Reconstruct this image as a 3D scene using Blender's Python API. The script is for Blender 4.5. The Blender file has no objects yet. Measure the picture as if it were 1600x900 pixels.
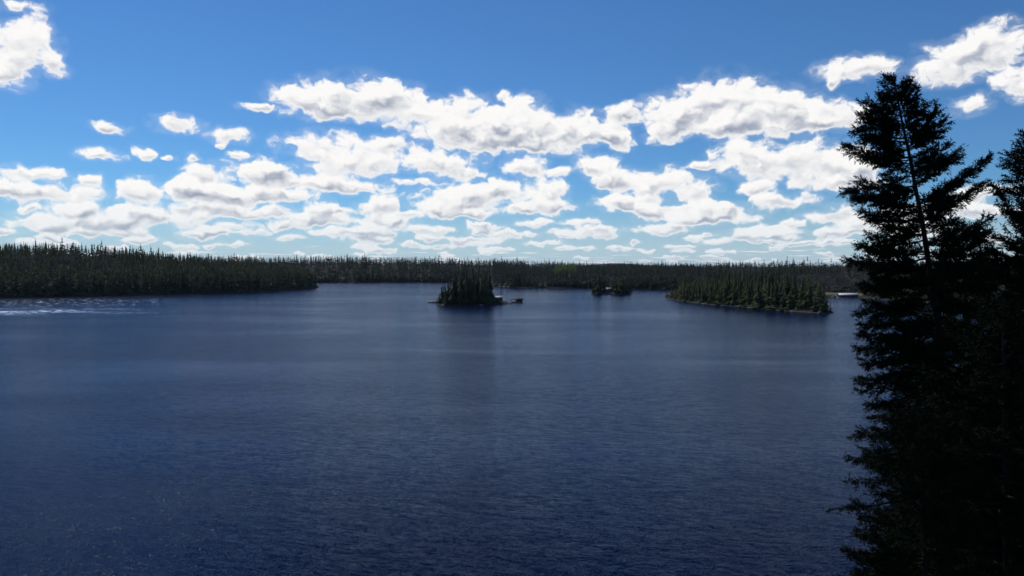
import bpy, math, random
import numpy as np
from mathutils import Vector, Matrix

random.seed(7)
rng = np.random.default_rng(11)
S = bpy.context.scene
COL = S.collection
R = math.radians

# ------------------------------------------------------------------ camera
CAM_H = 25.0
FPX = 1142.0                      # focal length in photo pixels (1600 wide)
HORIZON = 417.0                   # photo row of eye level
PITCH = math.atan((450.0 - HORIZON) / FPX)
cam_d = bpy.data.cameras.new('camera')
cam_d.sensor_width = 36.0
cam_d.lens = 36.0 * FPX / 1600.0
cam_d.clip_start = 0.1
cam_d.clip_end = 60000.0
cam = bpy.data.objects.new('camera', cam_d)
COL.objects.link(cam)
cam.location = (0, 0, CAM_H)
cam.rotation_euler = (math.pi / 2 - PITCH, 0, 0)
S.camera = cam


def ray(px, py):
    """world direction of a photo pixel, scaled so that its forward (Y) part is 1"""
    x = (px - 800.0) / FPX
    v = -(py - 450.0) / FPX
    c, s = math.cos(-PITCH), math.sin(-PITCH)
    y, z = c - s * v, s + c * v
    return Vector((x / y, 1.0, z / y))


def at(px, py, dist):
    d = ray(px, py)
    return Vector((d.x * dist, dist, CAM_H + d.z * dist))


def on_water(px, py):
    d = ray(px, py)
    t = -CAM_H / d.z
    return Vector((d.x * t, t, 0.0))


# ------------------------------------------------------------------ sky, sun, exposure
SUN_AZ, SUN_EL = R(-35.0), R(47.0)          # azimuth from +Y towards +X
S.view_settings.view_transform = 'Standard'
S.view_settings.look = 'None'
S.view_settings.exposure = 0.0
S.view_settings.gamma = 1.0
S.view_settings.use_curve_mapping = False

world = bpy.data.worlds.new('World')
S.world = world
world.use_nodes = True
WT = world.node_tree
WT.nodes.clear()


class NT:
    """small helper that writes node graphs as expressions"""
    def __init__(self, tree):
        self.t = tree

    def put(self, sock, v):
        if v is None:
            return
        if isinstance(v, bpy.types.NodeSocket):
            self.t.links.new(v, sock)
        else:
            sock.default_value = v

    def m(self, op, a=None, b=None, c=None, clamp=False):
        n = self.t.nodes.new('ShaderNodeMath')
        n.operation = op
        n.use_clamp = clamp
        for i, v in enumerate((a, b, c)):
            self.put(n.inputs[i], v)
        return n.outputs[0]

    def v(self, op, a=None, b=None, c=None, out=0):
        n = self.t.nodes.new('ShaderNodeVectorMath')
        n.operation = op
        for i, v in enumerate((a, b, c)):
            self.put(n.inputs[i], v)
        return n.outputs[out]

    def xyz(self, x=0.0, y=0.0, z=0.0):
        n = self.t.nodes.new('ShaderNodeCombineXYZ')
        for i, v in enumerate((x, y, z)):
            self.put(n.inputs[i], v)
        return n.outputs[0]

    def sep(self, v):
        n = self.t.nodes.new('ShaderNodeSeparateXYZ')
        self.put(n.inputs[0], v)
        return n.outputs

    def noise(self, vec, scale, detail=4.0, rough=0.5, dist=0.0, dim='3D', w=None, lac=2.0):
        n = self.t.nodes.new('ShaderNodeTexNoise')
        n.noise_dimensions = dim
        self.put(n.inputs['Vector'], vec)
        n.inputs['Scale'].default_value = scale
        n.inputs['Detail'].default_value = detail
        n.inputs['Roughness'].default_value = rough
        n.inputs['Lacunarity'].default_value = lac
        n.inputs['Distortion'].default_value = dist
        return n.outputs['Fac'] if 'Fac' in n.outputs else n.outputs[0]

    def ss(self, x, lo, hi, a=0.0, b=1.0):
        n = self.t.nodes.new('ShaderNodeMapRange')
        n.interpolation_type = 'SMOOTHSTEP'
        self.put(n.inputs['Value'], x)
        n.inputs['From Min'].default_value = lo
        n.inputs['From Max'].default_value = hi
        n.inputs['To Min'].default_value = a
        n.inputs['To Max'].default_value = b
        return n.outputs[0]

    def lin(self, x, lo, hi, a=0.0, b=1.0):
        n = self.t.nodes.new('ShaderNodeMapRange')
        self.put(n.inputs['Value'], x)
        n.inputs['From Min'].default_value = lo
        n.inputs['From Max'].default_value = hi
        n.inputs['To Min'].default_value = a
        n.inputs['To Max'].default_value = b
        return n.outputs[0]

    def mix(self, f, a, b, blend='MIX'):
        n = self.t.nodes.new('ShaderNodeMix')
        n.data_type = 'RGBA'
        n.blend_type = blend
        self.put(n.inputs[0], f)
        self.put(n.inputs[6], a)
        self.put(n.inputs[7], b)
        return n.outputs[2]


# fair-weather cumulus: heaps of vapour given by direction (photo column, row, half width, half height)
CLOUDS = [
    (480, 152, 62, 30), (560, 150, 78, 36), (525, 172, 84, 18), (625, 165, 66, 32), (720, 192, 92, 44),
    (800, 196, 92, 46), (880, 206, 70, 34), (790, 221, 116, 22), (945, 208, 40, 22), (968, 218, 24, 18),
    (785, 147, 15, 11), (402, 168, 36, 8),
    (502, 229, 66, 27), (560, 253, 80, 27), (612, 228, 58, 17), (690, 256, 66, 26), (735, 272, 36, 13),
    (400, 268, 88, 21), (470, 286, 96, 14), (545, 292, 62, 15), (425, 304, 84, 15), (650, 284, 42, 8),
    (350, 305, 140, 20), (312, 272, 32, 19), (222, 300, 36, 24), (290, 292, 44, 18), (80, 302, 90, 20),
    (20, 296, 50, 20), (40, 270, 66, 13), (140, 280, 20, 13), (155, 241, 40, 12), (228, 238, 21, 13),
    (264, 247, 12, 5), (275, 193, 42, 16), (358, 212, 36, 15), (370, 242, 19, 8), (172, 201, 34, 10),
    (300, 248, 13, 8), (345, 226, 13, 5), (240, 340, 90, 18), (150, 352, 90, 16), (60, 345, 60, 14),
    (30, 60, 62, 56), (8, 112, 46, 32), (80, 92, 26, 26), (20, 8, 26, 12),
    (1130, 158, 84, 44), (1060, 176, 72, 34), (1200, 174, 92, 38), (1290, 180, 62, 26), (1040, 206, 36, 18),
    (1140, 194, 122, 22), (980, 180, 42, 18), (1250, 196, 82, 16), (960, 205, 22, 22),
    (1155, 240, 50, 30), (1200, 258, 72, 26), (1290, 254, 78, 40), (1332, 264, 52, 26), (1100, 258, 28, 8),
    (1320, 282, 72, 16),
    (935, 258, 38, 19), (960, 280, 40, 20), (1030, 288, 78, 27), (985, 315, 68, 14), (1090, 300, 36, 17),
    (1110, 320, 46, 11), (1060, 326, 40, 9),
    (825, 262, 40, 18), (872, 268, 20, 8), (850, 300, 50, 24), (730, 308, 92, 22), (780, 294, 36, 18),
    (850, 322, 56, 15), (700, 322, 60, 12), (590, 324, 36, 20), (600, 346, 54, 15), (655, 358, 50, 9),
    (1228, 316, 54, 16), (1322, 330, 36, 14), (1348, 348, 44, 8), (1345, 106, 72, 22), (1302, 130, 16, 12),
    (1490, 96, 80, 36), (1560, 74, 76, 40), (1588, 130, 44, 32), (1515, 165, 40, 17), (1182, 292, 28, 11),
    (1085, 342, 50, 11), (1032, 357, 46, 10), (1210, 365, 30, 10), (1170, 371, 26, 8), (1238, 348, 20, 7),
    (1450, 332, 70, 13), (1540, 300, 60, 14), (940, 366, 32, 8), (860, 362, 18, 6), (905, 347, 34, 7),
    (480, 340, 40, 11), (430, 330, 34, 10), (370, 352, 34, 8), (540, 362, 60, 9),
]


def ang(px, py):
    d = ray(px, py).normalized()
    return math.atan2(d.x, d.y), math.asin(d.z)


W = NT(WT)
tc = WT.nodes.new('ShaderNodeTexCoord')
dirv = tc.outputs['Generated']
dx, dy, dz = W.sep(dirv)
az = W.m('ARCTAN2', dx, dy)
el = W.m('ARCSINE', dz)
pos = W.xyz(az, el, 0.0)

sky = WT.nodes.new('ShaderNodeTexSky')
sky.sky_type = 'NISHITA'
sky.sun_disc = False
sky.sun_elevation = SUN_EL
sky.sun_rotation = SUN_AZ
sky.altitude = 400.0
sky.air_density = 1.0
sky.dust_density = 0.0
sky.ozone_density = 4.0
SKYK = 0.10
blue = W.mix(1.0, sky.outputs[0], (0.37, 0.63, 0.86, 1), 'MULTIPLY')
blue = W.mix(W.ss(el, R(-0.5), R(6.0), 0.80, 0.0), blue, (4.9, 6.1, 7.0, 1))
far_fade = W.ss(el, R(0.0), R(6.0), 0.50, 0.0)

# the open sky between and beyond the large heaps: small cumulus on one level, seen in perspective towards the horizon
zc = W.m('ADD', W.m('MAXIMUM', dz, 0.0), 0.045)
plane = W.xyz(W.m('DIVIDE', dx, zc), W.m('DIVIDE', dy, zc), 0.0)
pn = W.noise(plane, 1.0, 6.0, 0.55, 0.2)
pn2 = W.noise(W.v('ADD', plane, (-0.15, -0.4, 0.0)), 1.0, 3.0, 0.5, 0.2)
low = W.ss(el, R(0.2), R(3.0), 0.85, 0.0)
high = W.ss(el, R(19.0), R(28.0))
behind = W.ss(W.m('ABSOLUTE', az), R(36.0), R(44.0))
amount = W.m('MAXIMUM', low, W.m('MULTIPLY', W.m('MAXIMUM', high, behind), 0.22))
g0 = W.m('ADD', W.m('MULTIPLY', W.m('SUBTRACT', pn, 0.475), 4.6), W.m('MULTIPLY', W.m('SUBTRACT', amount, 1.0), 1.5))
shade_b = W.m('MULTIPLY', W.ss(W.m('SUBTRACT', pn, pn2), 0.10, -0.25), 0.7)
CLOUD_DARK, CLOUD_WHITE, CLOUD_FAR = (3.0, 3.5, 4.6, 1), (9.7, 9.6, 9.5, 1), (5.9, 7.0, 7.9, 1)


def finish(dens, shade, name, near=None):
    """colour of the sky with vapour of that density and shading in front of it"""
    alpha = W.ss(dens, -0.07, 0.40)
    if near is not None:
        alpha = W.m('MAXIMUM', alpha, W.m('MULTIPLY', W.m('MULTIPLY', W.ss(dens, -0.45, 0.10), near), 0.13))
    c = W.mix(shade, CLOUD_WHITE, CLOUD_DARK)
    c = W.mix(far_fade, c, CLOUD_FAR)
    b = WT.nodes.new('ShaderNodeBackground')
    b.name = name
    b.inputs['Strength'].default_value = SKYK
    W.put(b.inputs['Color'], W.mix(alpha, blue, c))
    return b.outputs[0]


def heaps_group(items):
    """depth of vapour in a heap of rounded masses, and how high in them a direction lies"""
    g = bpy.data.node_groups.new('cumulus_heaps', 'ShaderNodeTree')
    g.interface.new_socket('Vector', in_out='INPUT', socket_type='NodeSocketVector')
    g.interface.new_socket('Value', in_out='OUTPUT', socket_type='NodeSocketFloat')
    g.interface.new_socket('Height', in_out='OUTPUT', socket_type='NodeSocketFloat')
    gi, go = g.nodes.new('NodeGroupInput'), g.nodes.new('NodeGroupOutput')
    k, acc = NT(g), None
    for (a0, e0, wa, we) in items:
        off = (-a0 / wa, -e0 / we, 1)
        if acc is not None:      # ties each step to the one before it, which keeps the shader's memory small
            off = k.v('MULTIPLY_ADD', acc, (1e-12, 1e-12, 1e-12), off)
        q = k.v('MULTIPLY_ADD', gi.outputs[0], (1 / wa, 1 / we, 0), off)
        t = k.m('MAXIMUM', k.m('MULTIPLY_ADD', k.v('DOT_PRODUCT', q, q, out=1), -1 / 2.25, 1 + 1 / 2.25), 0.0)
        n = g.nodes.new('ShaderNodeVectorMath')
        n.operation = 'SCALE'
        k.put(n.inputs[0], q)
        k.put(n.inputs['Scale'], k.m('POWER', t, 5.0))
        acc = n.outputs[0] if acc is None else k.v('ADD', acc, n.outputs[0])
    sx_, sy_, sw_ = k.sep(acc)
    t = k.m('POWER', k.m('ADD', sw_, 1e-7), 0.2)
    f = k.m('MULTIPLY_ADD', k.m('SQRT', k.m('SUBTRACT', 1.0, t, clamp=True)), -1.5, 0.98)
    f = k.m('MULTIPLY_ADD', k.m('MAXIMUM', k.m('SUBTRACT', t, 1.0), 0.0), 0.6, f)
    k.put(go.inputs[0], f)
    k.put(go.inputs[1], k.m('DIVIDE', k.m('MULTIPLY_ADD', sx_, -0.25, sy_), k.m('ADD', sw_, 1e-6)))
    return g


def sector(items, name):
    wn = WT.nodes.new('ShaderNodeTexNoise')
    wn.inputs['Scale'].default_value = 48.0
    wn.inputs['Detail'].default_value = 2.0
    W.put(wn.inputs['Vector'], pos)
    warp = W.v('MULTIPLY_ADD', W.v('SUBTRACT', wn.outputs['Color'], (0.5, 0.5, 0.5)), (0.030, 0.016, 0.0), pos)
    nv = W.v('MULTIPLY', warp, (1.0, 1.35, 1.0))
    n1 = W.noise(nv, 26.0, 8.0, 0.60, 0.0)
    n2 = W.noise(W.v('ADD', nv, (-0.006, 0.013, 0.0)), 26.0, 3.0, 0.5, 0.0)
    n3 = W.noise(nv, 26.0, 3.5, 0.52, 0.0)
    n = WT.nodes.new('ShaderNodeGroup')
    n.node_tree = heaps_group(items)
    W.put(n.inputs[0], warp)
    near = W.ss(n.outputs[0], -0.50, 0.0)
    d0 = W.m('MULTIPLY_ADD', W.m('SUBTRACT', n1, 0.5), W.m('MULTIPLY_ADD', near, 1.9, 1.0), n.outputs[0])
    dens = W.m('MAXIMUM', d0, g0)
    use_b = W.ss(W.m('SUBTRACT', g0, d0), -0.1, 0.1)
    hgt = W.m('MULTIPLY_ADD', W.m('SUBTRACT', n3, n2), 2.6, n.outputs[1])
    core = W.ss(d0, 0.14, 0.95)
    sa = W.m('MULTIPLY', W.ss(hgt, 0.30, -0.75), core)
    shade = W.m('ADD', W.m('MULTIPLY', sa, W.m('SUBTRACT', 1.0, use_b)), W.m('MULTIPLY', shade_b, use_b), clamp=True)
    return finish(dens, shade, name, near)


def ang(px, py):
    d = ray(px, py).normalized()
    return math.atan2(d.x, d.y), math.asin(d.z)


HEAPS = []
# rows of smaller heaps shrinking towards the horizon
qc = random.Random(5)
for i in range(280):
    row = 412 - 88 * qc.random() ** 1.25
    hh = (414 - row) * qc.uniform(.075, .16) + 1.8
    cxx = qc.uniform(-60, 1660)
    if qc.random() < max(0, (cxx - 700)) / 1900 + (.25 if row < 350 else 0):
        continue
    CLOUDS.append((cxx, row, hh * qc.uniform(2.2, 5.0) + 3, hh))
for (cx, cy, hw, hh) in CLOUDS:
    a0, e0 = ang(cx, cy)
    HEAPS.append((a0, e0, (ang(cx + hw, cy)[0] - ang(cx - hw, cy)[0]) / 2, (ang(cx, cy - hh)[1] - ang(cx, cy + hh)[1]) / 2))
# each part of the sky only works out the heaps that reach into it
result = finish(g0, shade_b, 'open_sky')
E0, E1, E2 = R(-2), R(6.3), R(24)
AZS = [R(-48), R(-24), R(-9), R(4), R(17), R(48)]
for ea, eb in ((E0, E1), (E1, E2)):
    for aa, ab in zip(AZS[:-1], AZS[1:]):
        items = [h for h in HEAPS if h[0] + h[2] * 2.0 + .02 > aa and h[0] - h[2] * 2.0 - .02 < ab
                 and h[1] + h[3] * 2.0 + .03 > ea and h[1] - h[3] * 2.0 - .03 < eb]
        here = W.m('MULTIPLY', W.m('MULTIPLY', W.m('GREATER_THAN', az, aa), W.m('LESS_THAN', az, ab)),
                   W.m('MULTIPLY', W.m('GREATER_THAN', el, ea), W.m('LESS_THAN', el, eb)))
        mx = WT.nodes.new('ShaderNodeMixShader')
        W.put(mx.inputs[0], here)
        W.put(mx.inputs[1], result)
        W.put(mx.inputs[2], sector(items, 'heaped_sky'))
        result = mx.outputs[0]
wo = WT.nodes.new('ShaderNodeOutputWorld')
WT.links.new(result, wo.inputs[0])
world.cycles.sampling_method = 'MANUAL'
world.cycles.sample_map_resolution = 256

sun_d = bpy.data.lights.new('sun', 'SUN')
sun_d.energy = 2.7
sun_d.angle = R(0.53)
sun_d.color = (1.0, 0.95, 0.88)
sun = bpy.data.objects.new('sun', sun_d)
COL.objects.link(sun)
sd = Vector((math.sin(SUN_AZ) * math.cos(SUN_EL), math.cos(SUN_AZ) * math.cos(SUN_EL), math.sin(SUN_EL)))
sun.rotation_euler = sd.to_track_quat('Z', 'Y').to_euler()
sun.location = (0, 0, 200)

S.cycles.use_denoising = True
S.cycles.use_adaptive_sampling = True
S.cycles.adaptive_threshold = 0.015
S.cycles.adaptive_min_samples = 12
S.cycles.max_bounces = 6
S.cycles.diffuse_bounces = 2
S.cycles.glossy_bounces = 3
S.cycles.transparent_max_bounces = 4
S.cycles.volume_bounces = 0
S.cycles.sample_clamp_indirect = 6.0
S.cycles.sample_clamp_direct = 4.0


# ------------------------------------------------------------------ helpers
def tag(o, label=None, cat=None, group=None, kind=None):
    if label:
        o['label'] = label
    if cat:
        o['category'] = cat
    if group:
        o['group'] = group
    if kind:
        o['kind'] = kind
    return o


def mesh_np(name, V, F, mat, smooth=False):
    """V (n,3), F (m,k) with k = 3 or 4, or a list of such arrays"""
    me = bpy.data.meshes.new(name)
    V = np.asarray(V, dtype=np.float32)
    Fs = [np.asarray(f, dtype=np.int32) for f in (F if isinstance(F, list) else [F]) if len(f)]
    nl = sum(f.size for f in Fs)
    npol = sum(len(f) for f in Fs)
    me.vertices.add(len(V))
    me.vertices.foreach_set('co', V.ravel())
    me.loops.add(nl)
    me.loops.foreach_set('vertex_index', np.concatenate([f.ravel() for f in Fs]))
    me.polygons.add(npol)
    tot = np.concatenate([np.full(len(f), f.shape[1], np.int32) for f in Fs])
    st = np.concatenate([[0], np.cumsum(tot)[:-1]]).astype(np.int32)
    me.polygons.foreach_set('loop_start', st)
    me.polygons.foreach_set('loop_total', tot)
    if smooth:
        me.polygons.foreach_set('use_smooth', np.ones(npol, bool))
    me.update(calc_edges=True)
    if mat:
        me.materials.append(mat)
    return me


def obj(name, me, parent=None, loc=None):
    o = bpy.data.objects.new(name, me)
    COL.objects.link(o)
    if parent:
        o.parent = parent
    if loc is not None:
        o.location = loc
    return o


def empty(name, loc=(0, 0, 0), rz=0.0):
    o = bpy.data.objects.new(name, None)
    COL.objects.link(o)
    o.location = loc
    o.rotation_euler = (0, 0, rz)
    o.empty_display_size = 0.5
    return o


class MB:
    """collects boxes, prisms and tubes; build() links them as one mesh object"""
    def __init__(self):
        self.V, self.F4, self.F3, self.n = [], [], [], 0

    def box(self, c, s, rz=0.0):
        c = np.array(c, float)
        h = np.array(s, float) / 2
        p = np.array([[x, y, z] for x in (-1, 1) for y in (-1, 1) for z in (-1, 1)]) * h
        ca, sa = math.cos(rz), math.sin(rz)
        p = p @ np.array([[ca, sa, 0], [-sa, ca, 0], [0, 0, 1]]) + c
        q = np.array([[0, 1, 3, 2], [4, 6, 7, 5], [0, 4, 5, 1], [2, 3, 7, 6], [0, 2, 6, 4], [1, 5, 7, 3]]) + self.n
        self.V.append(p)
        self.F4.append(q)
        self.n += 8
        return self

    def tube(self, pts, rad, k=6):
        V, F = tube_np(np.array(pts, float), np.array(rad, float), k)
        self.V.append(V)
        self.F4.append(F + self.n)
        self.n += len(V)
        return self

    def raw(self, V, F):
        F = np.asarray(F) + self.n
        self.V.append(np.asarray(V, float))
        (self.F3 if F.shape[1] == 3 else self.F4).append(F)
        self.n += len(V)
        return self

    def build(self, name, mat, parent=None, loc=None, smooth=False):
        Fs = []
        if self.F4:
            Fs.append(np.concatenate(self.F4))
        if self.F3:
            Fs.append(np.concatenate(self.F3))
        return obj(name, mesh_np(name, np.concatenate(self.V), Fs, mat, smooth), parent, loc)


def tube_np(P, rad, k=6):
    n = len(P)
    T = np.gradient(P, axis=0)
    T /= np.linalg.norm(T, axis=1, keepdims=True) + 1e-9
    up = np.array([0.0, 0, 1]) if abs(T[0, 2]) < 0.9 else np.array([1.0, 0, 0])
    A = np.cross(T, up)
    A /= np.linalg.norm(A, axis=1, keepdims=True) + 1e-9
    B = np.cross(T, A)
    th = np.arange(k) * 2 * math.pi / k
    V = P[:, None] + rad[:, None, None] * (np.cos(th)[None, :, None] * A[:, None] + np.sin(th)[None, :, None] * B[:, None])
    F = []
    for i in range(n - 1):
        for j in range(k):
            j2 = (j + 1) % k
            F.append((i * k + j, i * k + j2, (i + 1) * k + j2, (i + 1) * k + j))
    return V.reshape(-1, 3), np.array(F)


def make_mat(name, fn, rough=0.8, spec=0.2):
    m = bpy.data.materials.new(name)
    m.use_nodes = True
    t = m.node_tree
    b = t.nodes['Principled BSDF']
    b.inputs['Roughness'].default_value = rough
    b.inputs['Specular IOR Level'].default_value = spec
    k = NT(t)
    fn(k, b)
    return m


def vary(c0, c1, scale=1.0, objvar=0.0, geo=True, detail=3.0):
    """colour varied by noise and, for repeats, by the object's own random number"""
    def fn(k, b):
        if geo:
            vec = k.t.nodes.new('ShaderNodeNewGeometry').outputs['Position']
        else:
            vec = k.t.nodes.new('ShaderNodeTexCoord').outputs['Object']
        f = k.ss(k.noise(vec, scale, detail, 0.6), 0.3, 0.7)
        if objvar:
            rnd = k.t.nodes.new('ShaderNodeObjectInfo').outputs['Random']
            f = k.m('ADD', k.m('MULTIPLY', f, 1 - objvar), k.m('MULTIPLY', rnd, objvar))
        k.put(b.inputs['Base Color'], k.mix(f, (*c0, 1), (*c1, 1)))
    return fn


M = {}
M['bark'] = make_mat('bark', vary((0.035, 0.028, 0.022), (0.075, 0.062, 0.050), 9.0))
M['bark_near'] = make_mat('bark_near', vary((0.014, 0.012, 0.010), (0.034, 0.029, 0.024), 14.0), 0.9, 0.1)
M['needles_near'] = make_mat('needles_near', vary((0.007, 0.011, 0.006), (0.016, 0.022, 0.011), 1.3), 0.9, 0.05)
M['spruce_needles'] = make_mat('spruce_needles', vary((0.018, 0.030, 0.012), (0.085, 0.100, 0.032), 0.12, 0.6), 0.85, 0.1)
M['forest_dark'] = make_mat('forest_dark', vary((0.014, 0.022, 0.011), (0.040, 0.048, 0.021), 0.06, detail=5), 0.9, 0.1)
M['forest_mid'] = make_mat('forest_mid', vary((0.020, 0.030, 0.012), (0.085, 0.090, 0.034), 0.07, detail=5), 0.9, 0.1)
M['bare_wood'] = make_mat('bare_wood', vary((0.11, 0.09, 0.075), (0.25, 0.21, 0.175), 0.08, 0.4), 0.9, 0.1)
M['aspen_leaf'] = make_mat('aspen_leaf', vary((0.16, 0.19, 0.04), (0.28, 0.30, 0.07), 0.15), 0.8, 0.1)

# ------------------------------------------------------------------ land and water
def shore(pts):
    return [tuple(on_water(px, py)[:2]) for px, py in pts]


LANDS = []      # (polygon, crest height, distance over which it rises)
LANDS.append((shore([(-250, 478), (0, 466.5), (100, 464.5), (200, 462), (300, 459.5), (400, 456.5), (450, 453.5), (478, 451.5), (499, 449)])
              + [(-262, 935), (-420, 1000), (-760, 1060), (-2600, 900), (-2600, 60), (-1300, 300)], 26.0, 130.0))
LANDS.append(([(-2600, 1330), (-900, 1300), (-520, 1235)]
              + shore([(470, 441.6), (560, 441.3), (650, 441), (690, 441.3), (735, 443), (775, 446.8), (800, 449.3), (840, 450.2), (900, 450.4),
                       (960, 451), (1045, 453), (1130, 455.5), (1220, 459), (1296, 462.5), (1320, 463.8), (1345, 464.5), (1372, 468)])
              + [(300, 470), (318, 380), (290, 250), (190, 150), (110, 105), (52, 74), (24, 40), (11.5, 18), (6.5, 8), (2, 1), (-12, -6),
                 (-60, -18), (-400, -120), (-400, -3000), (4000, -3000), (9000, 3000), (9000, 14000), (-9000, 14000), (-9000, 1400)], 13.5, 160.0))
ISL1 = (-27.0, 489.0, 23.5, 17.0, 1.6)
ISL2 = (95.0, 689.0, 21.5, 13.0, 1.6)


def blob(cx, cy, rx, ry, seed, n=28):
    rr = np.random.default_rng(seed)
    ph = rr.uniform(0, 6.28, 3)
    out = []
    for i in range(n):
        a = i * 2 * math.pi / n
        k = 1 + 0.10 * math.sin(2 * a + ph[0]) + 0.07 * math.sin(3 * a + ph[1]) + 0.05 * math.sin(5 * a + ph[2])
        out.append((cx + rx * k * math.cos(a), cy + ry * k * math.sin(a)))
    return out


LANDS.append((blob(*ISL1[:4], 3), 1.8, 6.0))
LANDS.append((blob(*ISL2[:4], 5), 1.8, 6.0))
ISL3 = shore([(1046, 467.5), (1060, 470), (1100, 475), (1150, 479), (1200, 483.5), (1250, 487.5), (1290, 490), (1302, 489)]) \
    + [(182, 420), (186, 460), (180, 510), (165, 560), (140, 592), (122, 585)]
LANDS.append((ISL3, 5.0, 22.0))


def poly_sd(P, poly):
    """signed distance (positive inside) of points (n,2) to a polygon"""
    A = np.array(poly, float)
    B = np.roll(A, -1, axis=0)
    d2 = np.full(len(P), 1e18)
    inside = np.zeros(len(P), bool)
    for a, b in zip(A, B):
        e = b - a
        w = P - a
        t = np.clip((w @ e) / (e @ e + 1e-12), 0, 1)
        q = w - t[:, None] * e
        d2 = np.minimum(d2, (q * q).sum(1))
        c = (a[1] > P[:, 1]) != (b[1] > P[:, 1])
        xx = a[0] + (P[:, 1] - a[1]) / (b[1] - a[1] + 1e-12) * e[0]
        inside ^= c & (P[:, 0] < xx)
    d = np.sqrt(d2)
    return np.where(inside, d, -d)


def vnoise(P, scale, seed=0):
    """smooth value noise on (n,2) points"""
    Q = P / scale
    i = np.floor(Q).astype(np.int64)
    f = Q - i
    f = f * f * (3 - 2 * f)

    def h(a, b):
        n = (a * 374761393 + b * 668265263 + seed * 1442695041) & 0xffffffff
        n = ((n ^ (n >> 13)) * 1274126177) & 0xffffffff
        return ((n ^ (n >> 16)) & 0xffff) / 65535.0
    a, b = i[:, 0], i[:, 1]
    return (h(a, b) * (1 - f[:, 0]) + h(a + 1, b) * f[:, 0]) * (1 - f[:, 1]) + (h(a, b + 1) * (1 - f[:, 0]) + h(a + 1, b + 1) * f[:, 0]) * f[:, 1]


# hills behind the shores: x, y, half width, half depth, height
HILLS = [(-620, 850, 330, 200, 7), (-500, 745, 95, 110, 4.5), (-420, 1500, 420, 210, 10), (-900, 1700, 500, 300, 18), (-160, 1480, 300, 200, 7),
         (420, 1050, 300, 160, 2), (700, 950, 300, 220, 5), (760, 5400, 260, 500, 30), (1100, 5600, 900, 500, 18), (0, 3000, 1200, 300, 6),
         (1300, 2400, 900, 400, 14), (-1800, 2600, 1200, 500, 30)]


def ground(P):
    P = np.asarray(P, float).reshape(-1, 2)
    z = np.full(len(P), -9.0)
    for poly, crest, run in LANDS:
        s = poly_sd(P, poly)
        up = 0.10 + crest * (1 - np.exp(-np.maximum(s, 0) / run)) + 0.9 * (1 - np.exp(-np.maximum(s, 0) / 1.6))
        dn = np.maximum(s, -40) * 0.22
        z = np.maximum(z, np.where(s > 0, up, dn))
    rough = (vnoise(P, 60, 1) - 0.5) * 3.0 + (vnoise(P, 17, 2) - 0.5) * 1.2
    k = np.clip((z - 2.0) / 6.0, 0, 1)
    z = z + rough * k
    for hx, hy, hw, hd, hh in HILLS:
        z = z + np.clip(z / 4.0, 0, 1) * hh * np.exp(-((P[:, 0] - hx) / hw) ** 2 - ((P[:, 1] - hy) / hd) ** 2)
    # the land lies low behind the first rise, so that the far hill looks over it
    far = np.clip((P[:, 1] - 2000) / 1500, 0, 1)
    z = np.where(z > 2, z - far * 6.0, z)
    return z


azs = np.concatenate([np.arange(-180, -50, 5.0), np.arange(-50, 50, 0.28), np.arange(50, 180, 5.0)])
rs = np.concatenate([np.arange(0.5, 100, 2.5), np.arange(100, 350, 10), np.arange(350, 1300, 5.0), np.geomspace(1300, 14000, 60)])
AZ, RR = np.meshgrid(np.radians(azs), rs)
PX, PY = RR * np.sin(AZ), RR * np.cos(AZ)
gz = ground(np.stack([PX.ravel(), PY.ravel()], 1))
gv = np.stack([PX.ravel(), PY.ravel(), gz], 1)
na, nr = len(azs), len(rs)
ii, jj = np.meshgrid(np.arange(nr - 1), np.arange(na), indexing='ij')
j2 = (jj + 1) % na
gf = np.stack([ii * na + jj, ii * na + j2, (ii + 1) * na + j2, (ii + 1) * na + jj], -1).reshape(-1, 4)[:, ::-1]


def ground_mat(k, b):
    p = k.t.nodes.new('ShaderNodeNewGeometry').outputs['Position']
    z = k.sep(p)[2]
    n = k.noise(p, 0.4, 5, 0.6)
    rock = k.mix(k.noise(p, 1.7, 4, 0.6), (0.025, 0.023, 0.02, 1), (0.10, 0.092, 0.08, 1))
    duff = k.mix(n, (0.014, 0.016, 0.009, 1), (0.040, 0.037, 0.024, 1))
    f = k.ss(k.m('ADD', z, k.m('MULTIPLY', n, 0.6)), 0.55, 0.85)
    far = k.noise(p, 0.012, 8, 0.65)
    wood = k.mix(k.ss(far, 0.35, 0.65), (0.018, 0.024, 0.016, 1), (0.055, 0.050, 0.042, 1))
    ff = k.ss(k.sep(p)[1], 1300, 1900)
    k.put(b.inputs['Base Color'], k.mix(ff, k.mix(f, rock, duff), wood))


M['ground'] = make_mat('forest_floor', ground_mat, 0.95, 0.1)
terrain = tag(obj('terrain', mesh_np('terrain', gv, gf, M['ground'], True)), kind='structure')


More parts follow.
